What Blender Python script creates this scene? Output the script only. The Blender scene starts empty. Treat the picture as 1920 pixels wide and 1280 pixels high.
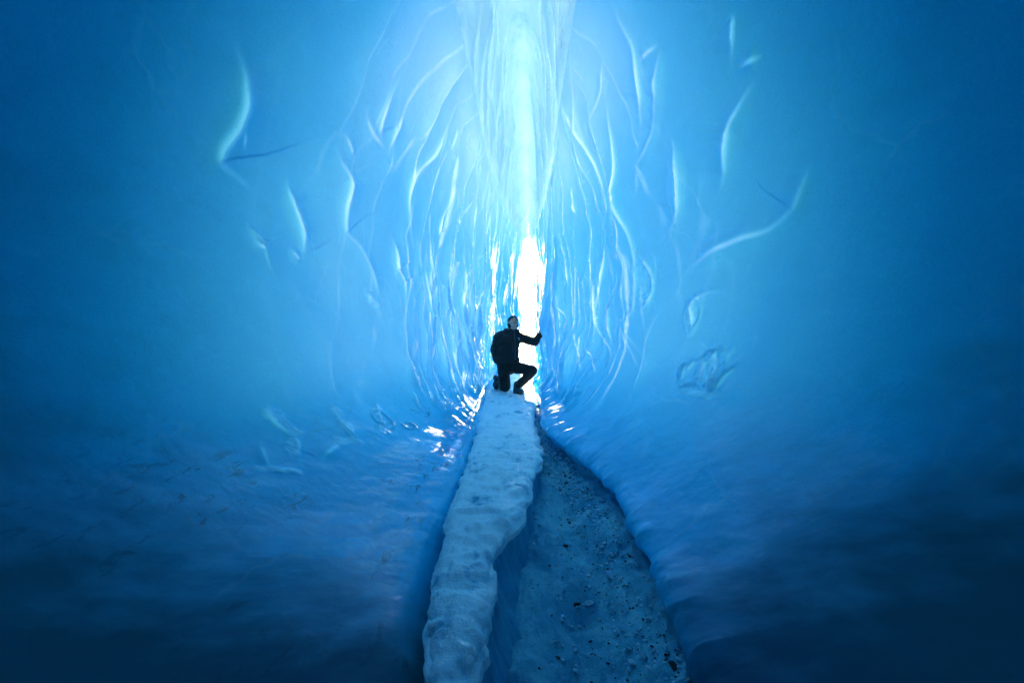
import bpy, bmesh, math, random
import numpy as np
from mathutils import Vector, Matrix, noise as mnoise

random.seed(7)
rng = np.random.default_rng(11)
R = math.radians
scene = bpy.context.scene
COL = scene.collection

# ---------------------------------------------------------------- camera, sky, sun, exposure
EYE = 1.6                                    # height of the lens above z = 0
F = 853.333                                  # focal length in photo pixels (16 mm on 36 mm)
cam = bpy.data.cameras.new("camera"); cam.lens = 16; cam.sensor_width = 36
cam.clip_start = 0.02; cam.clip_end = 3000
cam_o = bpy.data.objects.new("camera", cam); COL.objects.link(cam_o)
cam_o.location = (0, 0, EYE); cam_o.rotation_euler = (R(90), 0, 0)
scene.camera = cam_o

SUN_EL, SUN_AZ = R(25.0), R(1.0)              # low, ahead, a little to the right of the passage
w = bpy.data.worlds.new("World"); scene.world = w; w.use_nodes = True
nt = w.node_tree; bg = nt.nodes["Background"]
sky = nt.nodes.new("ShaderNodeTexSky"); sky.sky_type = 'NISHITA'; sky.sun_disc = False
sky.sun_elevation = SUN_EL; sky.sun_rotation = SUN_AZ
nt.links.new(sky.outputs[0], bg.inputs[0]); bg.inputs[1].default_value = 0.15
sun = bpy.data.lights.new("sun", 'SUN'); sun.energy = 4.0; sun.angle = R(0.5); sun.color = (1.0, 0.82, 0.60)
sun_o = bpy.data.objects.new("sun", sun); COL.objects.link(sun_o)
sd = Vector((math.sin(SUN_AZ) * math.cos(SUN_EL), math.cos(SUN_AZ) * math.cos(SUN_EL), math.sin(SUN_EL)))
sun_o.rotation_euler = sd.to_track_quat('Z', 'Y').to_euler()
scene.view_settings.view_transform = 'Standard'; scene.view_settings.look = 'None'
scene.view_settings.gamma = 1; scene.view_settings.exposure = 3.3
cy = scene.cycles
cy.max_bounces = 14; cy.diffuse_bounces = 10; cy.glossy_bounces = 4; cy.transmission_bounces = 6
cy.caustics_reflective = False; cy.caustics_refractive = False
cy.use_denoising = True; cy.sample_clamp_indirect = 12

# ---------------------------------------------------------------- helpers
def tag(o, label=None, cat=None, group=None, kind=None):
    if label: o['label'] = label
    if cat: o['category'] = cat
    if group: o['group'] = group
    if kind: o['kind'] = kind
    return o

def link(name, me, mats, parent=None, smooth=True):
    for m in (mats if isinstance(mats, (list, tuple)) else [mats]): me.materials.append(m)
    if smooth:
        me.polygons.foreach_set('use_smooth', np.ones(len(me.polygons), dtype=bool))
    o = bpy.data.objects.new(name, me); COL.objects.link(o)
    if parent: o.parent = parent
    return o

def grid_mesh(name, P, flip=False, attrs=None):
    """P: (ny, nt, 3) -> quad grid mesh, float attributes per vertex."""
    ny, n_t, _ = P.shape
    idx = np.arange(ny * n_t).reshape(ny, n_t)
    a, b, c, d = idx[:-1, :-1], idx[:-1, 1:], idx[1:, 1:], idx[1:, :-1]
    q = np.stack([a, d, c, b] if flip else [a, b, c, d], -1).reshape(-1, 4)
    me = bpy.data.meshes.new(name)
    me.vertices.add(ny * n_t); me.vertices.foreach_set('co', P.reshape(-1).astype(np.float32))
    me.loops.add(q.size); me.loops.foreach_set('vertex_index', q.reshape(-1).astype(np.int32))
    me.polygons.add(len(q))
    me.polygons.foreach_set('loop_start', np.arange(0, q.size, 4, dtype=np.int32))
    me.update(calc_edges=True)
    for k, v in (attrs or {}).items():
        at = me.attributes.new(k, 'FLOAT', 'POINT'); at.data.foreach_set('value', v.reshape(-1).astype(np.float32))
    return me

def sstep(a, b, x):
    t = np.clip((x - a) / (b - a), 0, 1); return t * t * (3 - 2 * t)

def hash2(ix, iy, k=0):
    h = (ix.astype(np.int64) * 374761393 + iy.astype(np.int64) * 668265263 + k * 974634777) & 0xffffffff
    h = ((h ^ (h >> 13)) * 1274126177) & 0xffffffff
    h = ((h ^ (h >> 16)) * 2246822519) & 0xffffffff
    h = h ^ (h >> 15)
    return (h & 0xffffff) / float(0x1000000)

def vnoise(x, y, k=0):
    ix, iy = np.floor(x), np.floor(y); fx, fy = x - ix, y - iy
    ux, uy = fx**3 * (fx * (fx * 6 - 15) + 10), fy**3 * (fy * (fy * 6 - 15) + 10)
    a, b = hash2(ix, iy, k), hash2(ix + 1, iy, k); c, d = hash2(ix, iy + 1, k), hash2(ix + 1, iy + 1, k)
    return (a + (b - a) * ux + (c - a) * uy + (a - b - c + d) * ux * uy) * 2 - 1

def fbm(x, y, oct=4, k=0):
    s, a, t = 0, 1.0, 0
    for o in range(oct):
        s = s + a * vnoise(x * 2**o + 17.3 * o, y * 2**o - 9.1 * o, k + o); t += a; a *= 0.5
    return s / t

def cups(s, y, cs, cyl, k, jitter=0.85, soft=0.0):
    """Scallops: continuous minimum of paraboloids; 0 in the deepest hollow, about 1 at sharp crests."""
    gx, gy = s / cs, y / cyl
    ix, iy = np.floor(gx), np.floor(gy)
    best = np.full(s.shape, 9.0); second = np.full(s.shape, 9.0)
    for dx in (-2, -1, 0, 1, 2):
        for dy in (-2, -1, 0, 1, 2):
            cx, c2 = ix + dx, iy + dy
            px = cx + 0.5 + (hash2(cx, c2, k) - 0.5) * jitter + 0.5 * (np.mod(c2, 2))
            py = c2 + 0.5 + (hash2(cx, c2, k + 1) - 0.5) * jitter
            v = (gx - px)**2 + (gy - py)**2 + 0.35 * hash2(cx, c2, k + 2)
            m = v < best
            second = np.where(m, best, np.minimum(second, v)); best = np.where(m, v, best)
    return best, np.sqrt(second) - np.sqrt(np.maximum(best, 0))

def pchip(xk, Yk, x):
    """Monotone-ish cubic interpolation of rows Yk at keys xk."""
    xk = np.asarray(xk, float); Yk = np.asarray(Yk, float)
    h = np.diff(xk); shp = (-1,) + (1,) * (Yk.ndim - 1)
    d = np.diff(Yk, axis=0) / h.reshape(shp)
    m = np.zeros_like(Yk); m[0] = d[0]; m[-1] = d[-1]
    for i in range(1, len(xk) - 1):
        p = d[i-1] * d[i] > 0
        m[i] = np.where(p, 2 * d[i-1] * d[i] / np.where(p, d[i-1] + d[i], 1), 0)
    i = np.clip(np.searchsorted(xk, x) - 1, 0, len(xk) - 2)
    t = np.clip((x - xk[i]) / h[i], 0, 1).reshape(shp); hh = h[i].reshape(shp)
    return ((2*t**3 - 3*t**2 + 1) * Yk[i] + (t**3 - 2*t**2 + t) * hh * m[i]
            + (-2*t**3 + 3*t**2) * Yk[i+1] + (t**3 - t**2) * hh * m[i+1])

def catmull(C, n):
    """C: (ny, K, 2) control points -> (ny, n, 2) smooth curve through them."""
    K = C.shape[1]
    u = np.linspace(0, K - 1, n); i = np.minimum(u.astype(int), K - 2); t = (u - i)[None, :, None]
    g = lambda j: C[:, np.clip(j, 0, K - 1)]
    p0, p1, p2, p3 = g(i - 1), g(i), g(i + 1), g(i + 2)
    return 0.5 * ((2*p1) + (-p0 + p2)*t + (2*p0 - 5*p1 + 4*p2 - p3)*t**2 + (-p0 + 3*p1 - 3*p2 + p3)*t**3)

# ---------------------------------------------------------------- node materials
def new_mat(name):
    m = bpy.data.materials.new(name); m.use_nodes = True
    t = m.node_tree; return m, t, t.nodes["Principled BSDF"]

def N(t, typ, **kw):
    n = t.nodes.new(typ)
    for k, v in kw.items():
        if k.startswith('i_'): n.inputs[k[2:].replace('_', ' ')].default_value = v
        else: setattr(n, k, v)
    return n

def tex(t, scale, detail=4, rough=0.55, stretch=(1, 1, 1), dist=0.0):
    tc = N(t, "ShaderNodeTexCoord"); mp = N(t, "ShaderNodeMapping"); mp.inputs['Scale'].default_value = stretch
    n = N(t, "ShaderNodeTexNoise", i_Scale=scale, i_Detail=detail, i_Roughness=rough, i_Distortion=dist)
    t.links.new(tc.outputs['Object'], mp.inputs[0]); t.links.new(mp.outputs[0], n.inputs['Vector']); return n.outputs['Fac']

def ramp(t, fac, stops):
    r = N(t, "ShaderNodeValToRGB"); e = r.color_ramp.elements
    while len(e) < len(stops): e.new(0.5)
    for el, (p, c) in zip(e, stops):
        el.position = p; el.color = c if len(c) == 4 else (*c, 1)
    t.links.new(fac, r.inputs[0]); return r.outputs[0]

def mixc(t, fac, a, b, mode='MIX'):
    m = N(t, "ShaderNodeMix", data_type='RGBA', blend_type=mode)
    for sock, v in ((m.inputs[0], fac), (m.inputs[6], a), (m.inputs[7], b)):
        if hasattr(v, 'is_linked') or isinstance(v, bpy.types.NodeSocket): t.links.new(v, sock)
        elif isinstance(v, (int, float)): sock.default_value = v
        else: sock.default_value = (*v, 1) if len(v) == 3 else v
    return m.outputs[2]

def mth(t, op, a, b=None, clamp=False):
    m = N(t, "ShaderNodeMath", operation=op, use_clamp=clamp)
    for s, v in zip(m.inputs, (a, b)):
        if v is None: continue
        if isinstance(v, bpy.types.NodeSocket): t.links.new(v, s)
        else: s.default_value = v
    return m.outputs[0]

def bump(t, p, layers):
    prev = None
    for fac, st, dist in layers:
        b = N(t, "ShaderNodeBump", i_Strength=st, i_Distance=dist); t.links.new(fac, b.inputs['Height'])
        if prev: t.links.new(prev, b.inputs['Normal'])
        prev = b.outputs[0]
    t.links.new(prev, p.inputs['Normal']); return prev

def attr(t, name):
    return N(t, "ShaderNodeAttribute", attribute_name=name).outputs['Fac']

def ice_material(name, base=(0.006, 0.53, 0.82), deep=(0.004, 0.45, 0.78), thin_gain=1.0, dirt=True, crestw=0.25, bumpw=1.0, grainw=0.42, bubw=0.34, trans_col=(0.42, 0.66, 0.76), thick_col=(0.0, 0.58, 0.97)):
    m, t, p = new_mat(name)
    n1 = tex(t, 1.3, 5, 0.6, (1, 0.6, 1.6), 0.6)
    col = ramp(t, n1, [(0.35, deep), (0.65, base)])
    crest = attr(t, 'crest')
    col = mixc(t, mth(t, 'MULTIPLY', crest, crestw, True), col, (0.22, 0.80, 0.93))  # highlight lines along the crests, painted into the base colour
    # cloudy streaks of air bubbles
    bub = ramp(t, tex(t, 9, 8, 0.7, (1, 0.35, 0.8), 1.0), [(0.52, (0, 0, 0)), (0.75, (1, 1, 1))])
    col = mixc(t, mth(t, 'MULTIPLY', bub, bubw), col, (0.03, 0.70, 0.92))
    grain = tex(t, 90, 6, 0.75)
    col = mixc(t, grainw, col, ramp(t, grain, [(0.3, (0.003, 0.36, 0.66)), (0.7, (0.020, 0.66, 0.90))]), 'MIX')
    col = mixc(t, mth(t, 'MULTIPLY', attr(t, 'frost_glint'), .5), col, (0.50, 0.85, 0.93))  # pale ice patches and painted glints
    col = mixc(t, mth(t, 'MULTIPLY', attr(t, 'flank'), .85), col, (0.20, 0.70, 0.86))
    # a few healed cracks: thin pale planes of bubbles
    tc = N(t, "ShaderNodeTexCoord"); wn = N(t, "ShaderNodeTexNoise", i_Scale=1.5, i_Detail=4); t.links.new(tc.outputs['Object'], wn.inputs['Vector'])
    va = N(t, "ShaderNodeVectorMath", operation='MULTIPLY_ADD'); t.links.new(wn.outputs['Color'], va.inputs[0]); va.inputs[1].default_value = (1.1, 1.1, 1.1); t.links.new(tc.outputs['Object'], va.inputs[2])
    vo = N(t, "ShaderNodeTexVoronoi", feature='DISTANCE_TO_EDGE', i_Scale=0.8); t.links.new(va.outputs[0], vo.inputs['Vector'])
    ck = mth(t, 'MULTIPLY', ramp(t, vo.outputs['Distance'], [(0.0, (1, 1, 1)), (0.022, (0, 0, 0))]), ramp(t, tex(t, 1.1, 3), [(0.5, (0, 0, 0)), (0.66, (1, 1, 1))]))
    col = mixc(t, mth(t, 'MULTIPLY', ck, 0.30), col, (0.30, 0.80, 0.93))
    sp = mth(t, 'MULTIPLY', ramp(t, tex(t, 70, 2, 0.5), [(0.70, (0, 0, 0)), (0.74, (1, 1, 1))]), ramp(t, tex(t, 2.6, 3), [(0.45, (0, 0, 0)), (0.62, (1, 1, 1))]))
    col = mixc(t, mth(t, 'MULTIPLY', sp, 0.6), col, (0.01, 0.08, 0.16))
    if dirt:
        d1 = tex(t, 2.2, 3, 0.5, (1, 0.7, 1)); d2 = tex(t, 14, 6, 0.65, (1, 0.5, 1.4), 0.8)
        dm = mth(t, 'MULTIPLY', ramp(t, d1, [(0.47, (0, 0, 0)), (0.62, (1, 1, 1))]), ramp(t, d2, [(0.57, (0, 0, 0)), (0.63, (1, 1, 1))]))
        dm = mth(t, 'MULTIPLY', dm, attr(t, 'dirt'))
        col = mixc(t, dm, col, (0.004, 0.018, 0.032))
        col = mixc(t, attr(t, 'near_shade'), col, (0.008, 0.05, 0.095))  # shade of the near lower walls, painted into the ice colour
    t.links.new(col, p.inputs['Base Color'])
    rg = ramp(t, tex(t, 3.1, 4, 0.6), [(0.35, (0.02,)*3), (0.7, (0.10,)*3)])
    t.links.new(mixc(t, attr(t, 'near_shade'), mixc(t, attr(t, 'wet'), rg, (.03,)*3), (.6,)*3), p.inputs['Roughness']); t.links.new(mth(t, 'MULTIPLY_ADD', attr(t, 'near_shade'), -0.45), p.inputs['Specular IOR Level']); p.inputs['Specular IOR Level'].links[0].from_node.inputs[2].default_value = 0.5; p.inputs['IOR'].default_value = 1.40
    nrm = bump(t, p, [(tex(t, 15, 3, 0.5, (1, 1, .6)), 0.22 * bumpw, 0.012), (tex(t, 5, 5, 0.6, (1, 0.6, 1)), 0.10 * bumpw, 0.02), (tex(t, 45, 4, 0.6), 0.14 * bumpw, 0.003)])
    # light that has come through the ice from the open air outside
    tr = N(t, "ShaderNodeBsdfTranslucent")                    # thicker ice lets through bluer light
    t.links.new(ramp(t, attr(t, 'thin'), [(0.0, thick_col), (0.052, tuple(.72 * a + .28 * b for a, b in zip(thick_col, trans_col))), (0.10, trans_col)]), tr.inputs[0])
    mx = N(t, "ShaderNodeMixShader")
    t.links.new(mth(t, 'MULTIPLY', attr(t, 'thin'), thin_gain, True), mx.inputs[0])
    t.links.new(p.outputs[0], mx.inputs[1]); t.links.new(tr.outputs[0], mx.inputs[2])
    t.links.new(mx.outputs[0], t.nodes['Material Output'].inputs[0])
    return m

M_ICE = ice_material("blue_glacier_ice")
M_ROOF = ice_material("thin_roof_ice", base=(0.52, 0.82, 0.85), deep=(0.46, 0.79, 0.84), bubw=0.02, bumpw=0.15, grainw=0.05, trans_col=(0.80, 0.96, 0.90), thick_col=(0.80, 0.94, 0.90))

def snow_material(name, a, b, lo, hi, bumps, rough=0.6, speck=0.0, scale=6, grainw=0.35):
    m, t, p = new_mat(name)
    col = ramp(t, tex(t, scale, 7, 0.65, (1, 0.7, 1), 0.4), [(lo, a), (hi, b)])
    g = tex(t, 120, 3, 0.6)
    col = mixc(t, grainw, col, ramp(t, g, [(0.3, (0.30, 0.45, 0.5)), (0.7, (0.80, 0.92, 0.95))]), 'OVERLAY')
    if speck:
        s = mth(t, 'MULTIPLY', ramp(t, tex(t, 55, 3, 0.5), [(0.66, (0, 0, 0)), (0.72, (1, 1, 1))]),
                ramp(t, tex(t, 4, 3, 0.5), [(0.42, (0, 0, 0)), (0.6, (1, 1, 1))]))
        col = mixc(t, mth(t, 'MULTIPLY', s, speck), col, (0.02, 0.022, 0.025))
    t.links.new(col, p.inputs['Base Color']); p.inputs['Roughness'].default_value = rough; p.inputs['IOR'].default_value = 1.31
    bump(t, p, bumps(t)); return m

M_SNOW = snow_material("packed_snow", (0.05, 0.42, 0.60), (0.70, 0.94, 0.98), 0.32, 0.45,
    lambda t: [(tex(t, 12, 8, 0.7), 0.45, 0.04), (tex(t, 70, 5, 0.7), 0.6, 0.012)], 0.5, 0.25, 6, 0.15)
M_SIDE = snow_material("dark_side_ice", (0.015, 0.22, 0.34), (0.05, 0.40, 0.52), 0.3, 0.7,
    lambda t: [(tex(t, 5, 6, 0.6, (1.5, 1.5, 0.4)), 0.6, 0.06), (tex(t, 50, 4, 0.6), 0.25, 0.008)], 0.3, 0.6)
M_GRIT = snow_material("gritty_slush", (0.03, 0.30, 0.42), (0.18, 0.58, 0.68), 0.40, 0.62,
    lambda t: [(tex(t, 22, 8, 0.7), 0.7, 0.03), (tex(t, 140, 3, 0.6), 0.6, 0.008)], 0.6, 0.9, 4)
M_OUT = snow_material("sunlit_snow", (0.75, 0.78, 0.80), (0.85, 0.87, 0.88), 0.3, 0.7,
    lambda t: [(tex(t, 3, 6, 0.6), 0.4, 0.1)], 0.6)

def plain(name, col, rough=0.6, var=0.3, scale=60, bumpd=0.003, sheen=0.0):
    m, t, p = new_mat(name)
    c2 = tuple(min(1, c * (1 + var)) for c in col); c1 = tuple(c * (1 - var) for c in col)
    t.links.new(ramp(t, tex(t, scale, 4, 0.6), [(0.3, c1), (0.7, c2)]), p.inputs['Base Color'])
    p.inputs['Roughness'].default_value = rough
    if sheen: p.inputs['Sheen Weight'].default_value = sheen; p.inputs['Sheen Roughness'].default_value = 0.4
    bump(t, p, [(tex(t, scale * 2, 3, 0.6), 0.4, bumpd)]); return m

# ---------------------------------------------------------------- the two ice walls of the cave
# cross sections, top of wall (edge of the roof fissure) down to below the floor: (x, z above the eye)
LY = [-6, -4, 1.5, 2.6, 4, 6, 8, 11, 14.6, 16.5]
LS = [
 [(-.02,2.0),(-.04,1.9),(-.06,1.6),(-.08,1.0),(-.08,.2),(-.08,-.5),(-.06,-.95),(-.05,-1.25),(-.04,-1.5),(-.03,-1.9)],
 [(-.3,2.3),(-1.3,2.2),(-2.2,1.7),(-2.8,1.0),(-2.9,.2),(-2.7,-.5),(-2.1,-.95),(-1.2,-1.25),(-.5,-1.42),(-.3,-1.9)],
 [(-.45,2.9),(-1.15,2.7),(-1.95,2.0),(-2.45,1.1),(-2.55,.25),(-2.25,-.5),(-1.65,-.95),(-.9,-1.2),(-.40,-1.38),(-.22,-1.9)],
 [(-.50,3.0),(-1.02,2.7),(-1.62,2.0),(-2.02,1.1),(-2.1,.25),(-1.88,-.5),(-1.4,-.92),(-.82,-1.14),(-.50,-1.32),(-.36,-1.8)],
 [(-.50,3.0),(-.85,2.65),(-1.25,2.0),(-1.52,1.1),(-1.58,.25),(-1.42,-.48),(-1.05,-.88),(-.68,-1.08),(-.45,-1.22),(-.34,-1.7)],
 [(-.45,3.0),(-.68,2.5),(-.88,1.8),(-.98,1.0),(-1.0,.25),(-.93,-.4),(-.78,-.78),(-.60,-.98),(-.46,-1.1),(-.36,-1.6)],
 [(-.36,3.0),(-.46,2.4),(-.55,1.7),(-.58,1.0),(-.58,.25),(-.57,-.3),(-.56,-.6),(-.53,-.82),(-.46,-.95),(-.36,-1.5)],
 [(-.06,3.0),(-.14,2.4),(-.23,1.7),(-.28,1.0),(-.28,.25),(-.3,-.2),(-.32,-.5),(-.32,-.7),(-.28,-.85),(-.2,-1.4)],
 [(.40,3.0),(.38,2.4),(.34,1.7),(.30,1.0),(.22,.25),(.14,-.2),(.06,-.5),(0,-.7),(-.02,-.85),(-.05,-1.4)],
 [(-.3,3.0),(-.3,2.4),(-.3,1.7),(-.3,1.0),(-.3,.25),(-.3,-.2),(-.3,-.5),(-.35,-.7),(-.4,-.85),(-.4,-1.4)],
]
RY = [-6, -4, 1.5, 2.4, 3.2, 4.3, 5.6, 8, 11, 14.6, 16.5]
RS = [
 [(.02,2.0),(.04,1.9),(.06,1.6),(.08,1.0),(.08,.2),(.08,-.5),(.06,-.95),(.05,-1.25),(.05,-1.5),(.04,-1.9)],
 [(.3,2.3),(1.3,2.2),(2.2,1.7),(2.8,1.0),(2.9,.2),(2.6,-.5),(1.8,-1.0),(.95,-1.42),(1.1,-1.6),(1.0,-2.1)],
 [(.55,2.9),(1.25,2.7),(2.0,2.0),(2.5,1.1),(2.55,.25),(2.2,-.5),(1.45,-1.0),(.80,-1.45),(.98,-1.58),(.95,-2.1)],
 [(.56,3.0),(1.15,2.7),(1.75,2.0),(2.1,1.1),(2.15,.25),(1.88,-.45),(1.32,-.93),(.83,-1.34),(1.02,-1.48),(.98,-2.0)],
 [(.56,3.0),(1.05,2.7),(1.52,2.0),(1.8,1.1),(1.82,.25),(1.6,-.42),(1.22,-.85),(.84,-1.23),(1.02,-1.38),(.98,-1.9)],
 [(.57,3.0),(.95,2.6),(1.3,1.9),(1.48,1.1),(1.47,.25),(1.3,-.4),(1.0,-.8),(.66,-1.1),(.80,-1.24),(.82,-1.8)],
 [(.60,3.0),(.82,2.5),(1.04,1.8),(1.12,1.0),(1.08,.25),(.93,-.35),(.65,-.78),(.38,-.99),(.45,-1.12),(.46,-1.7)],
 [(.66,3.0),(.68,2.4),(.70,1.7),(.64,1.0),(.55,.25),(.55,-.2),(.60,-.5),(.48,-.8),(.40,-.92),(.36,-1.5)],
 [(.68,3.0),(.70,2.4),(.73,1.7),(.74,1.0),(.72,.25),(.72,-.2),(.70,-.5),(.62,-.75),(.52,-.88),(.4,-1.4)],
 [(.62,3.0),(.64,2.4),(.68,1.7),(.74,1.0),(.80,.25),(.82,-.2),(.84,-.5),(.74,-.72),(.6,-.86),(.5,-1.4)],
 [(1.4,3.0),(1.4,2.4),(1.4,1.7),(1.4,1.0),(1.4,.25),(1.4,-.2),(1.3,-.5),(1.2,-.72),(1.0,-.86),(.9,-1.4)],
]
# crest lines of the big flutes as they run over each wall (photo pixels, turned into wall coordinates below): points, height, half width
RIDGES_R = [
 ([(1043,569),(1059,595),(1061,630)], .045, .024), ([(1098,508),(1116,543),(1120,578),(1116,639)], .05, .026), ([(1133,428),(1138,481),(1129,534),(1120,560)], .05, .026),
 ([(1160,494),(1162,534),(1138,578),(1138,622),(1146,666)], .05, .024), ([(1070,349),(1078,380),(1085,406)], .045, .03), ([(1067,442),(1070,490),(1072,543)], .045, .026),
 ([(1076,608),(1083,666),(1085,700)], .045, .022), ([(1094,648),(1111,674),(1111,700)], .045, .022), ([(1165,610),(1180,650),(1200,690)], .04, .022), ([(1045,210),(1050,270),(1040,330),(1035,400)], .05, .03), ([(1095,250),(1130,170),(1128,100)], .03, .05),
 ([(1145,0),(1167,50),(1190,81),(1199,119),(1209,187),(1206,240),(1203,280)], .05, .06),
 ([(1247,75),(1240,125),(1239,187),(1234,250),(1212,294),(1181,328)], 0.083, 0.055),
 ([(1247,75),(1219,94),(1199,119)], .03, .05),
 ([(1437,119),(1406,175),(1378,231),(1369,281),(1362,337),(1347,375),(1325,397)], 0.075, 0.066),
 ([(1381,128),(1400,119),(1431,103)], .05, .05),
 ([(1375,131),(1378,62),(1378,25),(1356,22)], .03, .05),
 ([(1522,294),(1506,350),(1487,400),(1450,431),(1400,447),(1344,472),(1312,494),(1269,531)], 0.090, 0.077),
 ([(1253,231),(1275,275),(1284,331),(1284,387),(1272,425),(1225,469)], 0.075, 0.055),
 ([(1134,150),(1141,225),(1159,312),(1159,369),(1187,431),(1197,462),(1200,519),(1197,581),(1172,606),(1178,631),(1206,662),(1228,712)], .06, .05),
 ([(1069,60),(1069,125),(1078,250),(1112,300),(1140,356),(1150,400),(1134,431),(1134,519)], .05, .05),
 ([(1103,500),(1119,544),(1119,625),(1144,656),(1140,700)], .04, .04),
 ([(1290,640),(1312,638),(1340,668),(1350,700),(1340,731),(1318,747),(1285,722)], .05, .03),
 ([(1290,640),(1305,600),(1297,570),(1330,548),(1372,545)], .035, .03),
 ([(1195,470),(1225,500),(1235,540),(1225,570),(1200,590)], .04, .03),
 ([(1305,650),(1322,680),(1318,715),(1300,730)], .03, .025),
]
RIPPLES_R = [(1318,695,30,50,.026), (1214,525,18,50,.010), (1303,590,12,40,.010)]
FROST_GLINT_R = [(1340,690,9,42,-8), (1316,742,26,8,10), (1210,520,14,42,-6), (1300,590,7,26,8), (1418,112,20,9,-20)]
FROST_GLINT_L = [(522,800,42,13,35), (545,838,20,12,50), (525,880,42,6,6), (640,805,9,40,-32), (652,830,30,10,10), (712,800,6,30,-12), (482,445,6,26,-30), (700,560,8,20,-35)]
RIPPLES_L = [(712,790,12,34,.014), (765,802,14,16,.012), (845,750,22,34,.016)]
RIDGES_L = [
 ([(813,490),(806,525),(808,551),(810,578)], .05, .024), ([(799,503),(802,543),(806,578)], .045, .022),
 ([(837,534),(852,547),(857,578),(861,630),(852,666)], .05, .024), ([(918,464),(883,507),(870,551),(874,608),(883,639)], .05, .026),
 ([(927,490),(909,525),(900,565),(896,604)], .05, .026), ([(944,485),(927,543),(922,578)], .05, .03), ([(775,626),(772,655),(769,683)], .035, .02),
 ([(817,644),(810,662),(808,679)], .035, .02), ([(883,683),(874,718),(896,740)], .045, .024), ([(810,718),(817,753),(835,775)], .045, .022), ([(830,745),(845,760),(865,771)], .045, .022),
 ([(730,300),(745,250),(770,215)], .03, .05), ([(905,250),(895,310),(900,350)], .04, .03), ([(690,200),(700,250),(735,290)], .03, .06),
 ([(641,255),(635,277),(646,309),(663,337),(653,370),(649,402),(652,441),(674,457),(695,506),(715,572)], .06, .06),
 ([(641,255),(655,250),(662,275),(672,310)], .03, .05),
 ([(545,320),(548,370),(564,413),(574,446),(572,474),(591,495)], 0.075, 0.055),
 ([(545,460),(555,485),(575,490)], .03, .04),
 ([(460,419),(482,441),(498,468),(482,463),(466,435),(460,419)], .035, .03),
 ([(854,200),(846,244),(821,293),(777,326),(769,364),(772,419),(777,463),(783,490)], .055, .06),
 ([(731,430),(745,462),(739,506),(756,528),(754,583)], .055, .05),
 ([(860,337),(851,375),(832,408),(824,440),(837,460)], .045, .05),
 ([(895,375),(876,397),(854,419)], .04, .04),
 ([(813,495),(813,523),(805,539)], .04, .03),
 ([(797,506),(802,550),(808,588)], .04, .03),
 ([(412,47),(445,84),(457,141),(455,197),(443,234),(412,281),(412,309),(459,342),(500,370),(525,385)], 0.075, 0.088),
 ([(443,234),(455,260),(452,285)], .03, .05),
 ([(687,550),(700,572),(715,577)], .04, .03),
 ([(496,741),(494,768),(503,790),(534,813),(557,831),(557,856),(530,845)], .02, .04),
 ([(485,822),(494,858),(512,881),(571,883)], .022, .04),
 ([(609,750),(625,790),(652,818),(680,834)], .025, .04),
 ([(652,831),(630,840),(593,868)], .03, .04),
 ([(704,747),(704,785),(720,818)], .035, .03),
 ([(764,725),(777,763),(807,785)], .035, .03),
 ([(810,708),(813,742),(838,769)], .04, .03),
 ([(760,140),(735,190),(715,240),(725,290)], .03, .07),
]

def ring_positions(lo, hi, n):
    """Ring spacing grows with distance from the lens."""
    f = np.linspace(0, 1, 4000); yy = lo + (hi - lo) * f
    dens = 1.0 / (0.35 + np.abs(yy - 2.0) * 0.16 + np.where(yy < 1.2, 2.5, 0))
    c = np.cumsum(dens); c = (c - c[0]) / (c[-1] - c[0])
    return np.interp(np.linspace(0, 1, n), c, yy)

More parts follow.
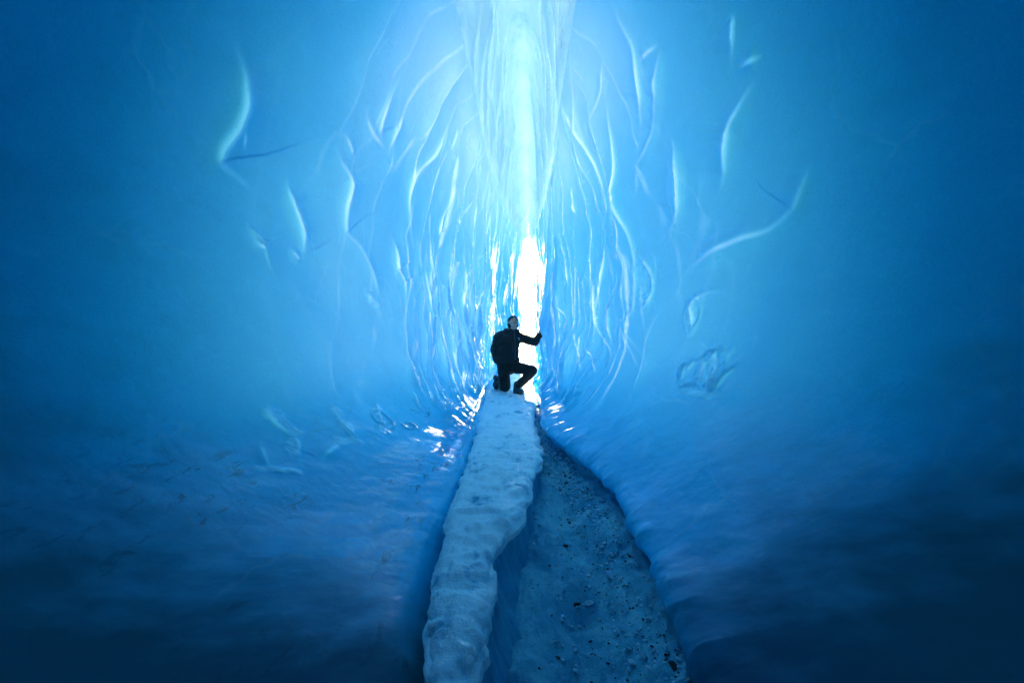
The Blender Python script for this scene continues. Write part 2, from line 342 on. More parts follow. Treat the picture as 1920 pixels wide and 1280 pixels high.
def wall(name, keys, secs, ridges, side, seed, n_y=1300, n_t=640):
    ys = ring_positions(-6, 16.5, n_y)
    C = pchip(keys, np.array(secs, float), ys)               # (ny, K, 2)
    XZ = catmull(C, n_t)
    P = np.empty((n_y, n_t, 3)); P[..., 0] = XZ[..., 0]; P[..., 1] = ys[:, None]; P[..., 2] = XZ[..., 1]
    ds = np.linalg.norm(np.diff(XZ, axis=1), axis=2)
    S = np.concatenate([np.zeros((n_y, 1)), np.cumsum(ds, 1)], 1)
    Y = P[..., 1]; Z = P[..., 2]
    Tt = np.gradient(P, axis=1); Ty = np.gradient(P, axis=0)
    Nn = np.cross(Tt, Ty); Nn /= np.linalg.norm(Nn, axis=2, keepdims=True) + 1e-9
    if (Nn[..., 0] * -side).mean() < 0: Nn = -Nn              # into the cave
    body = sstep(0.0, 0.3, S) * sstep(-1.55, -1.2, Z)         # keep the two rims quiet
    # slow swelling of the ice
    d = 0.10 * fbm(S * 0.55 + seed, Y * 0.45, 3, seed) * body
    # scallops: hollows melted by moving air, sharp crests between them, finer towards the far end
    wx = S + 0.34 * fbm(S * 1.0, Y * 1.3, 3, seed + 5); wy = Y + 0.30 * fbm(S * 1.1 + 4, Y * 0.8, 3, seed + 9)
    b1, e1 = cups(wx, wy, 1.5, 0.55, seed + 20, 1.0)
    b2, e2 = cups(wx + 3.1, wy, 0.62, 0.27, seed + 40, 1.0)
    b3, e3 = cups(wx + 1.7, wy, 0.30, 0.16, seed + 60)
    low = sstep(-0.95, -0.45, Z)
    a1 = (sstep(3.9, 6.2, Y) * 0.10 + sstep(2.4, 4.2, Y) * 0.022) * low * np.clip(0.75 + 0.9 * fbm(S * 0.8, Y * 1.3, 2, seed + 31), 0.15, 1.3)
    a2 = sstep(4.4, 6.6, Y) * 0.105 * low * (0.12 + 0.88 * sstep(1.9, 0.3, Z))
    a3 = sstep(4.8, 7.5, Y) * 0.048 * low * sstep(1.2, 0.0, Z)
    d = d + a1 * (b1 - 0.4) + a2 * (b2 - 0.4) + a3 * (b3 - 0.4)
    def upright(e):                                            # only crests running up the wall get the painted pale highlight lines
        gy = np.abs(np.gradient(e, axis=0) / (np.gradient(Y, axis=0) + 1e-6)); gs = np.abs(np.gradient(e, axis=1) / (np.gradient(S, axis=1) + 1e-6))
        return sstep(.45, .8, gy / (gy + gs + 1e-6))
    crest = np.maximum.reduce([sstep(0.06, 0.0, e1) * upright(e1) * np.minimum(a1 / 0.06, 1), 0.8 * sstep(0.06, 0, e2) * upright(e2) * np.minimum(a2 / 0.05, 1)])
    # the traced flutes
    px = 960 + F * P[..., 0] / np.maximum(Y, .3); py = 640 - F * P[..., 2] / np.maximum(Y, .3)
    vis = (Y > 1.2) & (Y < 9)
    sub = np.where(vis.reshape(-1))[0]; spx, spy = px.reshape(-1)[sub], py.reshape(-1)[sub]
    fs, fy = S.reshape(-1), Y.reshape(-1)
    rid = np.zeros_like(S)
    for pts, A, W in ridges:
        pts = np.array(pts, float); Q = [pts[0]]
        for a, b in zip(pts[:-1], pts[1:]):
            n = max(1, int(np.hypot(*(b - a)) / 7)); Q += [a + (b - a) * k / n for k in range(1, n + 1)]
        Q = np.array(Q)
        for _ in range(2): Q[1:-1] = 0.25 * Q[:-2] + 0.5 * Q[1:-1] + 0.25 * Q[2:]
        ii = [sub[np.argmin((spx - q[0])**2 + (spy - q[1])**2)] for q in Q]
        L = np.stack([fs[ii], fy[ii]], 1)
        for _ in range(2): L[1:-1] = 0.25 * L[:-2] + 0.5 * L[1:-1] + 0.25 * L[2:]
        m = (S > L[:, 0].min() - .45) & (S < L[:, 0].max() + .45) & (Y > L[:, 1].min() - .45) & (Y < L[:, 1].max() + .45)
        qs, qy = S[m], Y[m]; best = np.full(qs.shape, 9.0); bt = np.zeros(qs.shape); far = np.zeros(qs.shape); upr = np.zeros(qs.shape)
        n = len(L) - 1
        for k in range(n):
            a, b = L[k], L[k + 1]; ab = b - a; l2 = (ab**2).sum() + 1e-9
            tt = np.clip(((qs - a[0]) * ab[0] + (qy - a[1]) * ab[1]) / l2, 0, 1)
            dd = np.hypot(qs - a[0] - tt * ab[0], qy - a[1] - tt * ab[1])
            u = dd < best; best = np.where(u, dd, best); far = np.where(u, qy - a[1] - tt * ab[1], far); upr = np.where(u, ab[0]**2 / l2, upr); bt = np.where(u, (k + tt) / n, bt)
        taper = sstep(0, .35, bt) * sstep(1, .65, bt) * (0.75 + 0.35 * np.sin(bt * 9 + A * 300))
        taper = np.clip(taper, 0.03, 1)
        fs_ = sstep(-.02, .02, far)                              # long slope towards the far light, short drop on the near side
        wv = sstep(.35, .75, upr)
        h = A * taper * (wv * (fs_ * np.exp(-best / (W * 2.4)) + (1 - fs_) * np.exp(-best / (W * .55))) + (1 - wv) * .6 * np.exp(-(best / (W * 1.3))**2))
        c = taper * np.exp(-(best / max(W * .3, .011))**2)
        r = rid[m]; rid[m] = np.maximum(r, h); cc = crest[m]; crest[m] = np.maximum(cc, c)
    d = d + rid * body
    # ripples of clear refrozen ice
    wet = np.zeros_like(S)
    for qx, qy, rx, ry, A in (RIPPLES_R if side > 0 else RIPPLES_L):
        k = sub[np.argmin((spx - qx)**2 + (spy - qy)**2)]; yk = fy[k]
        a, b = rx / F * yk * 2.2, ry / F * yk
        r = np.hypot((Y - fy[k]) / a, (S - fs[k]) / b); r = r + .45 * fbm(S * 5, Y * 6, 4, seed + 66)
        e = np.exp(-r**4)
        d = d + A * e * (1.3 * np.exp(-((r - .7) / .14)**2) + .9 * fbm(S * 9, Y * 12, 2, 5) + .12 * fbm(S * 30, Y * 34, 2, 6)); wet = np.maximum(wet, e)
    # pale frosted ice patches, some of them reflected glints painted in
    frost_glint = np.zeros_like(S)
    for qx, qy, rx, ry, ang in (FROST_GLINT_R if side > 0 else FROST_GLINT_L):
        ca, sa = math.cos(R(ang)), math.sin(R(ang)); dx, dy = px - qx, py - qy
        r = np.hypot((dx * ca + dy * sa) / rx, (-dx * sa + dy * ca) / ry) + .9 * fbm(S * 9, Y * 9, 5, seed + 77)
        frost_glint = np.maximum(frost_glint, sstep(1.15, .55, r) * vis)
    d = d + frost_glint * (.004 + .008 * fbm(S * 20, Y * 20, 3, 9))
    # small-scale roughness, stronger on the trodden ice near the floor
    rough = sstep(-0.35, -1.0, Z)
    d = d + (0.003 + 0.004 * rough) * fbm(S * 5, Y * 5, 5, seed + 70) + 0.014 * rough * fbm(S * 1.7, Y * 1.4, 4, seed + 80)
    lip = np.exp(-((Z - (-1.62 + .115 * np.clip(Y, 0, 7) + .02)) / .09)**2) if side > 0 else 0
    d = d + lip * (0.045 * fbm(S * .6, Y * 1.9, 4, seed + 90) + .014 * fbm(S * 6, Y * 9, 3, seed + 92) + .08 * (cups(S + .1 * fbm(S * 3, Y * 3, 3, 1), Y, .6, .24, seed + 93)[0] - .4) + .04)
    P = P + Nn * (d * sstep(0.0, 0.25, S))[..., None]
    thin = np.clip((0.032 * sstep(1.7, 3.0, Y) + 0.075 * sstep(4, 7, Y)) * crest + 0.003 + 0.056 * sstep(1.95, 4.2, Y) * (1 + 0.12 * sstep(4.8, 7, Y) - 0.3 * sstep(8, 11, Y)) * (1 if side < 0 else .88) * sstep(-1.25, -0.1, Z) + 0.036 * sstep(1.8, 0.0, S) * sstep(2.8, 5.0, Y), 0, 1)
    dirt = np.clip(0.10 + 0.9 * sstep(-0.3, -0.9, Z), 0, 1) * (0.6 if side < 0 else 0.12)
    near_shade = 0.97 * sstep(0.0, 0.96, sstep(1.3, -1.4, Z) * sstep(3.3, 0.9, Y) * 1.15 + 0.16 * fbm(S * 0.8 + 3, Y * 0.7, 3, seed + 95) + 0.16 * fbm(S * 6, Y * 6, 5, seed + 97))  # painted falloff: ice darkened low down and close to the lens
    P[..., 2] += EYE
    me = grid_mesh(name, P, attrs={'crest': crest, 'thin': thin, 'dirt': dirt, 'near_shade': near_shade, 'wet': wet, 'frost_glint': frost_glint})
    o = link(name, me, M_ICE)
    # face normals into the cave
    k = (n_y // 2) * (n_t - 1) + n_t // 2
    if me.polygons[k].normal.x * -side < 0: me.flip_normals()
    return o

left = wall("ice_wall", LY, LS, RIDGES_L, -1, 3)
tag(left, "scalloped blue ice wall with soft pale ridges, behind the person's bent arm side of the snow ridge", kind='structure')
left['label'] = "scalloped blue ice wall rising left of the snow ridge"
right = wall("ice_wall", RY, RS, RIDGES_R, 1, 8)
tag(right, "fluted blue ice wall that the kneeling person touches, overhanging the trench", kind='structure')

# ---------------------------------------------------------------- roof: closed vault near the lens, tall bright fissure further in
def roof_shell(name, ys, zc, mat, thinv, seed, n_t=240):
    ny = len(ys)
    Lc = pchip(LY, np.array(LS, float), ys)[:, 0]; Rc = pchip(RY, np.array(RS, float), ys)[:, 0]
    P = np.zeros((ny, n_t, 3)); u = np.linspace(0, 1, n_t)
    for j, y in enumerate(ys):
        l, r, top = Lc[j], Rc[j], zc[j]
        w_ = r[0] - l[0]
        K = np.array([[(l[0], l[1] - .004), (l[0] + .03 * w_, l[1] + .15 * (top - l[1])), (l[0] + .14 * w_, l[1] + .55 * (top - l[1])), (l[0] + .29 * w_, l[1] + .92 * (top - l[1])),
              (l[0] + .5 * w_, top), (r[0] - .29 * w_, l[1] + .92 * (top - l[1])), (r[0] - .12 * w_, l[1] + .5 * (top - l[1])), (r[0] - .03 * w_, r[1] + .13 * (top - r[1])), (r[0], r[1] - .004)]])
        c = catmull(K, n_t)[0]
        P[j, :, 0] = c[:, 0]; P[j, :, 1] = y; P[j, :, 2] = c[:, 1]
    Tt = np.gradient(P, axis=1); Ty = np.gradient(P, axis=0); Nn = np.cross(Tt, Ty)
    Nn /= np.linalg.norm(Nn, axis=2, keepdims=True) + 1e-9
    S = np.concatenate([np.zeros((ny, 1)), np.cumsum(np.linalg.norm(np.diff(P[..., [0, 2]], axis=1), axis=2), 1)], 1); Y = P[..., 1]
    mid = (P[:, n_t // 2, 2]).mean()
    if Nn[:, n_t // 2, 2].mean() > 0: Nn = -Nn
    b, e = cups(S + .2 * fbm(S, Y, 3, seed), Y + .3 * fbm(S, Y, 3, seed + 2), 1.1, 0.9, seed + 4)
    b2, e2 = cups(S, Y + .2 * fbm(S, Y, 3, seed), .4, .28, seed + 8)
    rim = sstep(0, .3, u) * sstep(1, .7, u)
    d = rim * sstep(3.4, 5.5, Y) * (0.15 * (b - .4) + 0.05 * (b2 - .4) * sstep(7, 9, Y)) + 0.0 * rim
    P = P + Nn * d[..., None]; P[..., 2] += EYE
    z = np.zeros_like(S)
    o = link(name, grid_mesh(name, P, attrs={'crest': .6 * sstep(.06, 0, e), 'flank': z + (sstep(.36, .06, np.minimum(u, 1 - u)) * .6)[None], 'thin': z + thinv * (1 - .25 * sstep(.40, .10, np.minimum(u, 1 - u)))[None], 'dirt': z + .8 * sstep(.62, .72, u), 'near_shade': z}), mat)
    k = (ny // 2) * (n_t - 1) + n_t // 2
    if o.data.polygons[k].normal.z > 0: o.data.flip_normals()
    return o
ys1 = np.linspace(-6, 3.1, 120)
vault = roof_shell("ceiling", ys1, 3.25 - 1.1 * sstep(1, -6, ys1), M_ICE, 0.0, 31, 80)
tag(vault, "low blue ice ceiling of the cave above the viewer", kind='structure')
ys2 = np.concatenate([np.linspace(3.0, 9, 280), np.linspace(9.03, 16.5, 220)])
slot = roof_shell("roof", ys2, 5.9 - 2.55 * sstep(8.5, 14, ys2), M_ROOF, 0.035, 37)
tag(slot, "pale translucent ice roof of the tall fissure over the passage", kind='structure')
# the blunt end of the fissure towards the lens
bm = bmesh.new()
vs = [bm.verts.new(v) for v in ((-.75, 3.05, EYE + 3.0), (.85, 3.05, EYE + 3.0), (.85, 3.05, EYE + 6.1), (-.75, 3.05, EYE + 6.1))]
bm.faces.new(vs); bmesh.ops.subdivide_edges(bm, edges=bm.edges[:], cuts=14, use_grid_fill=True)
for v in bm.verts: v.co.y += .08 * mnoise.noise(v.co * 2)
me = bpy.data.meshes.new("fissure_end"); bm.to_mesh(me); bm.free()
tag(link("roof", me, M_ICE), "blunt blue ice end of the roof fissure", kind='structure')

# ---------------------------------------------------------------- snow ridge, trench, ground outside
def zr(y): return -1.25 + .0556 * (y - 1.67)
def ztr(y): return -1.72 + .1156 * (np.minimum(y, 7.2) - 1.67) + .02 * np.maximum(y - 7.2, 0)
RLX = ([-2, 1.0, 1.67, 2.21, 2.96, 4.45, 7.5, 9, 14], [-.34, -.30, -.31, -.43, -.45, -.42, -.48, -.5, -.2])
RRX = ([-2, 1.0, 1.67, 1.95, 2.62, 3.30, 4.45, 6.65, 8.5, 14], [-.1, -.11, -.137, -.114, -.110, .105, .287, .33, .5, .7])
RBX = ([-2, 1.0, 2.2, 3.56, 4.4, 6.6, 8.5, 14], [.05, .05, .07, .18, .32, .40, .6, .8])

def build_ridge():
    ys = np.concatenate([np.linspace(-2, 1.0, 30), 1.0 + 13.0 * np.linspace(0.002, 1, 560)**1.7]); n = len(ys)
    sm = lambda t: np.interp(ys, *t)
    ker = np.ones(15) / 15
    def smooth(a): return np.convolve(np.pad(a, 7, mode='edge'), ker, 'valid')
    xl, xr, xb = smooth(sm(RLX)), smooth(sm(RRX)), smooth(sm(RBX))
    xl = xl + .035 * fbm(ys * 3.1, ys * 0 + 2, 4, 5) ; xr = xr + .04 * fbm(ys * 2.7, ys * 0 + 7, 4, 6)
    nA, nT, nB = 40, 150, 90
    P = np.zeros((n, nA + nT + nB, 3)); P[..., 1] = ys[:, None]
    top = zr(ys)
    r_ = np.minimum(.075, (xr - xl) * .25)
    # left flank, rising
    a = np.linspace(0, 1, nA, endpoint=False)[None]
    P[:, :nA, 0] = xl[:, None] + .03 * np.sin(a * 3.1) - .02 * (1 - a); P[:, :nA, 2] = top[:, None] - .55 * (1 - a) - r_[:, None] * .6 * a
    # crown
    t = np.linspace(0, 1, nT)[None]; wdt = (xr - xl)[:, None]
    edge = np.minimum(t, 1 - t) * wdt
    rr = r_[:, None]
    P[:, nA:nA + nT, 0] = xl[:, None] + t * wdt
    P[:, nA:nA + nT, 2] = top[:, None] - np.where(edge < rr, rr * .6 * (1 - np.sqrt(np.maximum(0, 1 - (1 - edge / rr)**2))), 0) - .02 * (2 * t - 1)**2
    # right flank, falling to the trench
    b = np.linspace(0, 1, nB + 1)[None, 1:]; zb = (ztr(ys) - .06)[:, None]; z0 = (top - r_ * .6)[:, None] - .02
    P[:, nA + nT:, 0] = xr[:, None] + (xb - xr)[:, None] * b**1.15 - .025 * np.sin(b * 3.14)
    P[:, nA + nT:, 2] = z0 + (np.minimum(zb, z0 - .05) - z0) * b
    S = np.concatenate([np.zeros((n, 1)), np.cumsum(np.linalg.norm(np.diff(P[..., [0, 2]], axis=1), axis=2), 1)], 1); Y = P[..., 1]
    Tt = np.gradient(P, axis=1); Ty = np.gradient(P, axis=0); Nn = np.cross(Tt, Ty); Nn /= np.linalg.norm(Nn, axis=2, keepdims=True) + 1e-9
    if Nn[:, nA + nT // 2, 2].mean() < 0: Nn = -Nn
    crown = np.zeros_like(S); crown[:, nA:nA + nT] = 1
    d = crown * (.036 * fbm(S * 2.6, Y * 2.6, 5, 12) + .020 * fbm(S * 10, Y * 12, 5, 13) + .014 * sstep(.25, .0, np.abs(fbm(S * 1.2, Y * 4.5, 3, 19))) * -1)
    bb, _ = cups(S + .05 * fbm(S * 4, Y * 4, 3, 3), Y + .08 * fbm(S * 3, Y * 3, 3, 4), .22, .15, 15)
    d = d + crown * .030 * (bb - .4)
    d = d + (1 - crown) * (.05 * fbm(S * .9, Y * 4.5, 4, 14) + .012 * fbm(S * 6, Y * 7, 4, 16))
    P = P + Nn * d[..., None]; P[..., 2] += EYE
    me = grid_mesh("snow_ridge", P)
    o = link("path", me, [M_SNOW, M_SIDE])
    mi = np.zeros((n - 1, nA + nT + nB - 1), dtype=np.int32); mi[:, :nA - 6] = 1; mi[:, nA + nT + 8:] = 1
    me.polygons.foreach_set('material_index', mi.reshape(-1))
    if me.polygons[(n // 2) * (nA + nT + nB - 1) + nA + nT // 2].normal.z < 0: me.flip_normals()
    return o
ridge = build_ridge()
tag(ridge, "raised white snow path winding up to the kneeling person", kind='structure')

def build_trench():
    ys = np.concatenate([np.linspace(-3, 1.2, 40), np.linspace(1.22, 9, 420)]); xs = np.linspace(-.3, 1.45, 260)
    X, Y = np.meshgrid(xs, ys)
    Z = ztr(Y) + .04 * fbm(X * 2.4, Y * 2.0, 4, 41) + .026 * fbm(X * 9, Y * 8, 5, 42) + .012 * np.abs(fbm(X * 26, Y * 22, 3, 47))
    bank = np.interp(Y, [-3, 1.9, 2.5, 3.3, 4.3, 5.5, 9], [.8, .78, .80, .80, .68, .42, .4])
    Z += .17 * sstep(-.34, .02, X - bank) * np.clip((6.5 - Y) / 3, 0, 1) * (1 + .3 * fbm(X * 3, Y * 3, 5, 43)) + .03 * sstep(-.3, 0, X - bank) * fbm(X * 12, Y * 12, 4, 46) + .05 * sstep(.25, .0, X - np.interp(Y, *RBX)) * (1 + .8 * fbm(X * 6, Y * 5, 3, 44))
    Z -= .02 * sstep(.3, .0, np.abs(X - np.interp(Y, [1.5, 7], [.38, .45])))
    P = np.stack([X, Y, Z + EYE], -1)
    me = grid_mesh("trench", P); o = link("ground", me, M_GRIT)
    if me.polygons[100].normal.z < 0: me.flip_normals()
    return o, xs, ys, P[..., 2]
trench, TXS, TYS, TZ = build_trench()
tag(trench, "gritty trodden trench floor between the snow ridge and the overhanging wall", kind='structure')
def trench_z(x, y):
    j = np.clip(np.searchsorted(TYS, y), 0, len(TYS) - 1); i = np.clip(np.searchsorted(TXS, x), 0, len(TXS) - 1)
    return float(TZ[j, i])

# open snow beyond the mouth of the cave, one sheet under everything and out to the horizon
gx = np.sign(np.linspace(-1, 1, 120)) * np.abs(np.linspace(-1, 1, 120))**3 * 900
gy = np.concatenate([np.linspace(-8, 14, 12), 14 + np.linspace(0.02, 1, 120)**3 * 1200])
X, Y = np.meshgrid(gx, gy)
Z = np.where(Y < 13, -2.3, -2.3 + 1.35 * sstep(12.5, 15, Y)) - .35 * sstep(15, 40, Y) + .25 * fbm(X * .1, Y * .1, 4, 51) * sstep(16, 30, Y)
me = grid_mesh("ground", np.stack([X, Y, Z + EYE], -1)); o = link("ground", me, M_OUT)
if me.polygons[50].normal.z < 0: me.flip_normals()
tag(o, "sunlit snowfield outside the mouth of the cave", kind='structure')

# ---------------------------------------------------------------- the kneeling person
def xf(a, b):
    """Matrix placing a unit Z segment from a to b."""
    a, b = Vector(a), Vector(b); d = b - a
    return Matrix.Translation((a + b) / 2) @ d.to_track_quat('Z', 'Y').to_matrix().to_4x4(), d.length

def blob(name, prims, voxel, smooth, mat, parent, wrinkle=0.0, fr=14, seed=0):
    """Overlapping tapered limbs and ellipsoids fused into one continuous skin."""
    bm = bmesh.new()
    for p in prims:
        if p[0] == 'c':
            _, a, ra, b, rb = p
            M, L = xf(a, b)
            bmesh.ops.create_cone(bm, cap_ends=True, segments=20, radius1=ra, radius2=rb, depth=L, matrix=M)
            for q, r in ((a, ra), (b, rb)):
                bmesh.ops.create_icosphere(bm, subdivisions=3, radius=r, matrix=Matrix.Translation(q))
        else:
            c, r = Vector(p[1]), p[2]; rot = p[3] if len(p) > 3 else Matrix.Identity(4)
            bmesh.ops.create_icosphere(bm, subdivisions=3, radius=1, matrix=Matrix.Translation(c) @ rot @ Matrix.Diagonal((*r, 1)))
    me = bpy.data.meshes.new(name + "_raw"); bm.to_mesh(me); bm.free()
    t = bpy.data.objects.new(name + "_raw", me); COL.objects.link(t)
    m = t.modifiers.new("r", 'REMESH'); m.mode = 'VOXEL'; m.voxel_size = voxel; m.use_smooth_shade = True
    s = t.modifiers.new("s", 'SMOOTH'); s.factor = .5; s.iterations = smooth
    dg = bpy.context.evaluated_depsgraph_get(); dg.update()
    out = bpy.data.meshes.new_from_object(t.evaluated_get(dg))
    bpy.data.objects.remove(t); bpy.data.meshes.remove(me)
    if wrinkle:
        n = np.empty(len(out.vertices) * 3, np.float32); out.vertices.foreach_get('normal', n); n = n.reshape(-1, 3)
        for v, nn in zip(out.vertices, n):
            q = v.co * fr; q.x *= 1.0; q.z *= 1.5
            v.co += Vector(nn) * wrinkle * (mnoise.ridged_multi_fractal(q + Vector((seed, 0, 0)), 1.0, 2.0, 3, 1.0, 2.0) - 1.0)
    out.materials.clear(); out.name = name
    return link(name, out, mat, parent)

M_SKIN = plain("skin", (0.85, 0.36, 0.23), 0.5, 0.12, 30)
M_JACK = plain("black_shell_fabric", (0.011, 0.0095, 0.0095), 0.75, 0.3, 90, 0.002, 0.15)
M_TROU = plain("black_trouser_fabric", (0.006, 0.0065, 0.007), 0.8, 0.3, 90, 0.002, 0.08)
M_BOOT = plain("dark_boot_leather", (0.010, 0.022, 0.032), 0.5, 0.3, 50)
M_SOLE = plain("boot_rubber", (0.012, 0.016, 0.020), 0.7, 0.3, 60)
M_HAT = plain("dark_knit", (0.012, 0.017, 0.022), 0.9, 0.4, 120, 0.004)
M_GLOV = plain("black_glove_fabric", (0.008, 0.008, 0.009), 0.7, 0.3, 90)
M_ZIP = plain("blue_grey_zip", (0.10, 0.10, 0.16), 0.4, 0.1)
M_RED = plain("rust_red_zip", (0.16, 0.03, 0.02), 0.5, 0.1)
M_WHT = plain("white_print", (0.75, 0.78, 0.8), 0.6, 0.05)
M_DARK = plain("dark_eye", (0.02, 0.015, 0.012), 0.25, 0.1)
M_LIP = plain("lip", (0.18, 0.06, 0.05), 0.5, 0.1)
M_TOOTH = plain("tooth", (0.6, 0.55, 0.5), 0.4, 0.05)

PY = 8.0
person = bpy.data.objects.new("person", None); COL.objects.link(person)
person.location = (-.105, PY, zr(PY) + EYE + .012)
tag(person, "person in black jacket and dark cap kneeling on one knee, gloved hand on the wall", "person")

HM = Matrix.Translation((.128, -.03, 1.215)) @ Matrix.Rotation(R(14), 4, 'Z') @ Matrix.Rotation(R(-30), 4, 'X') @ Matrix.Rotation(R(4), 4, 'Y')
h = lambda x, y, z: tuple(HM @ Vector((x, y, z)))       # head frame: -y is where the face looks
HM = HM @ Matrix.Diagonal((1.1, 1.1, 1.1, 1)); HR = HM.to_3x3().to_4x4()
body = blob("body", [
    ('e', h(0, .012, .015), (.074, .092, .098), HR), ('e', h(0, -.022, -.045), (.057, .066, .068), HR),
    ('c', h(0, -.066, -.096), .020, h(0, -.052, -.080), .034),
    ('c', h(0, -.082, .018), .010, h(0, -.101, -.020), .014), ('e', h(0, -.092, -.024), (.020, .014, .010), HR),
    ('c', h(-.040, -.074, .030), .012, h(.040, -.074, .030), .012),
    ('e', h(-.040, -.062, -.022), (.022, .020, .018), HR), ('e', h(.040, -.062, -.022), (.022, .020, .018), HR),
    ('e', h(-.076, .012, -.008), (.010, .018, .030), HR), ('e', h(.076, .012, -.008), (.010, .018, .030), HR),
    ('c', h(0, .015, -.07), .052, (.105, .01, 1.03), .056),
    ('e', (.05, 0, .86), (.17, .11, .17)), ('e', (.03, 0, .62), (.155, .11, .2)), ('c', (-.11, 0, .965), .055, (.20, 0, .98), .055),
    ('c', (-.14, 0, .95), .05, (-.19, .0, .74), .043), ('c', (-.19, .0, .74), .043, (-.155, .04, .55), .03),
    ('c', (.22, 0, .97), .05, (.50, -.02, .875), .043), ('c', (.50, -.02, .875), .043, (.592, 0, 1.0), .03),
    ('e', (.03, .01, .48), (.15, .11, .11)),
    ('c', (-.05, 0, .45), .08, (-.01, -.01, .085), .055), ('c', (-.01, -.01, .08), .055, (-.13, .36, .10), .04),
    ('c', (.12, -.02, .44), .08, (.455, -.25, .395), .055), ('c', (.46, -.25, .39), .055, (.19, -.235, .11), .04),
    ], .0085, 5, M_SKIN, person)
for s in (-1, 1):
    bm = bmesh.new(); bmesh.ops.create_icosphere(bm, subdivisions=2, radius=1, matrix=Matrix.Translation(h(s * .031, -.0815, .008)) @ HR @ Matrix.Diagonal((.013, .006, .006, 1)))
    me = bpy.data.meshes.new("eye"); bm.to_mesh(me); bm.free(); link("eye", me, M_DARK, body)
    bm = bmesh.new(); M, L = xf(h(s * .016, -.088, .030), h(s * .050, -.076, .034))
    bmesh.ops.create_cone(bm, cap_ends=True, segments=8, radius1=.006, radius2=.004, depth=L, matrix=M)
    me = bpy.data.meshes.new("eyebrow"); bm.to_mesh(me); bm.free(); link("eyebrow", me, M_DARK, body)
bm = bmesh.new(); bmesh.ops.create_icosphere(bm, subdivisions=2, radius=1, matrix=Matrix.Translation(h(0, -.0865, -.058)) @ HR @ Matrix.Diagonal((.026, .008, .010, 1)))
me = bpy.data.meshes.new("mouth"); bm.to_mesh(me); bm.free(); mouth = link("mouth", me, M_LIP, body)
bm = bmesh.new(); bmesh.ops.create_icosphere(bm, subdivisions=2, radius=1, matrix=Matrix.Translation(h(0, -.0925, -.056)) @ HR @ Matrix.Diagonal((.018, .004, .0045, 1)))
me = bpy.data.meshes.new("teeth"); bm.to_mesh(me); bm.free(); link("teeth", me, M_TOOTH, mouth)

cap_o = blob("cap", [('e', h(0, .022, .045), (.086, .096, .085), HR), ('e', h(0, .05, -.01), (.086, .068, .085), HR),
    ('c', h(-.066, .02, .0), .024, h(-.060, -.002, -.075), .022), ('c', h(.066, .02, .0), .022, h(.060, .006, -.070), .018)], .0085, 4, M_HAT, person, .004, 40)

jacket = blob("jacket", [
    ('e', (.045, 0, .87), (.215, .15, .19)), ('e', (.03, 0, .70), (.205, .15, .24)), ('e', (.035, .005, .57), (.212, .155, .12)),
    ('c', (-.12, 0, .965), .088, (.21, 0, .975), .085), ('c', (.09, 0, .98), .105, (.115, -.005, 1.06), .088), ('c', (.04, .01, 1.04), .06, (-.10, .01, .985), .082), ('c', (.16, .0, 1.03), .06, (.2, 0, .99), .075),
    ('c', (-.135, .01, .955), .092, (-.192, .0, .74), .084), ('c', (-.192, .0, .74), .084, (-.165, .02, .565), .066),
    ('c', (-.165, .04, .565), .06, (-.15, .04, .53), .055),
    ('c', (.22, 0, .965), .088, (.50, -.02, .872), .074), ('c', (.50, -.02, .872), .074, (.588, 0, .99), .054),
    ('e', (.085, .075, 1.07), (.125, .07, .062)), ('c', (-.005, .02, 1.075), .047, (.03, -.07, 1.06), .036), ('c', (.205, .01, 1.065), .04, (.19, -.075, 1.055), .034),
    ], .0105, 4, M_JACK, person, .010, 9, 3)
trousers = blob("trousers", [
    ('e', (.03, .01, .48), (.185, .14, .12)), ('e', (.02, .03, .40), (.15, .12, .11)),
    ('c', (-.055, 0, .44), .112, (-.012, -.02, .10), .094), ('c', (-.012, -.02, .092), .088, (-.05, .10, .08), .078),
    ('c', (-.05, .1, .08), .078, (-.13, .36, .10), .06),
    ('c', (.12, -.02, .44), .115, (.45, -.25, .392), .088), ('c', (.452, -.25, .388), .088, (.32, -.24, .24), .078), ('c', (.32, -.24, .24), .078, (.195, -.235, .125), .062),
    ], .0105, 4, M_TROU, person, .009, 9, 7)
bf = blob("boot", [('c', (.195, -.235, .155), .060, (.185, -.235, .07), .058), ('c', (.165, -.20, .055), .047, (.20, -.26, .055), .050),
    ('c', (.20, -.26, .05), .050, (.255, -.345, .045), .042), ('e', (.258, -.35, .045), (.045, .05, .036))], .0085, 3, M_BOOT, person, .004, 20)
sole = blob("sole", [('e', (.16, -.195, .012), (.048, .05, .018)), ('c', (.165, -.20, .010), .020, (.255, -.345, .010), .020), ('e', (.21, -.275, .012), (.05, .06, .016)), ('e', (.255, -.345, .012), (.046, .055, .016))], .008, 2, M_SOLE, bf)
br = blob("boot", [('c', (-.13, .36, .10), .062, (-.175, .42, .11), .058), ('c', (-.175, .42, .19), .050, (-.19, .43, .07), .052), ('c', (-.19, .43, .07), .050, (-.185, .36, .045), .042)], .0085, 3, M_BOOT, person, .004, 20)
blob("sole", [('e', (-.20, .468, .215), (.05, .022, .05)), ('c', (-.20, .474, .20), .024, (-.205, .482, .06), .024), ('e', (-.205, .482, .08), (.052, .022, .065))], .008, 2, M_SOLE, br)

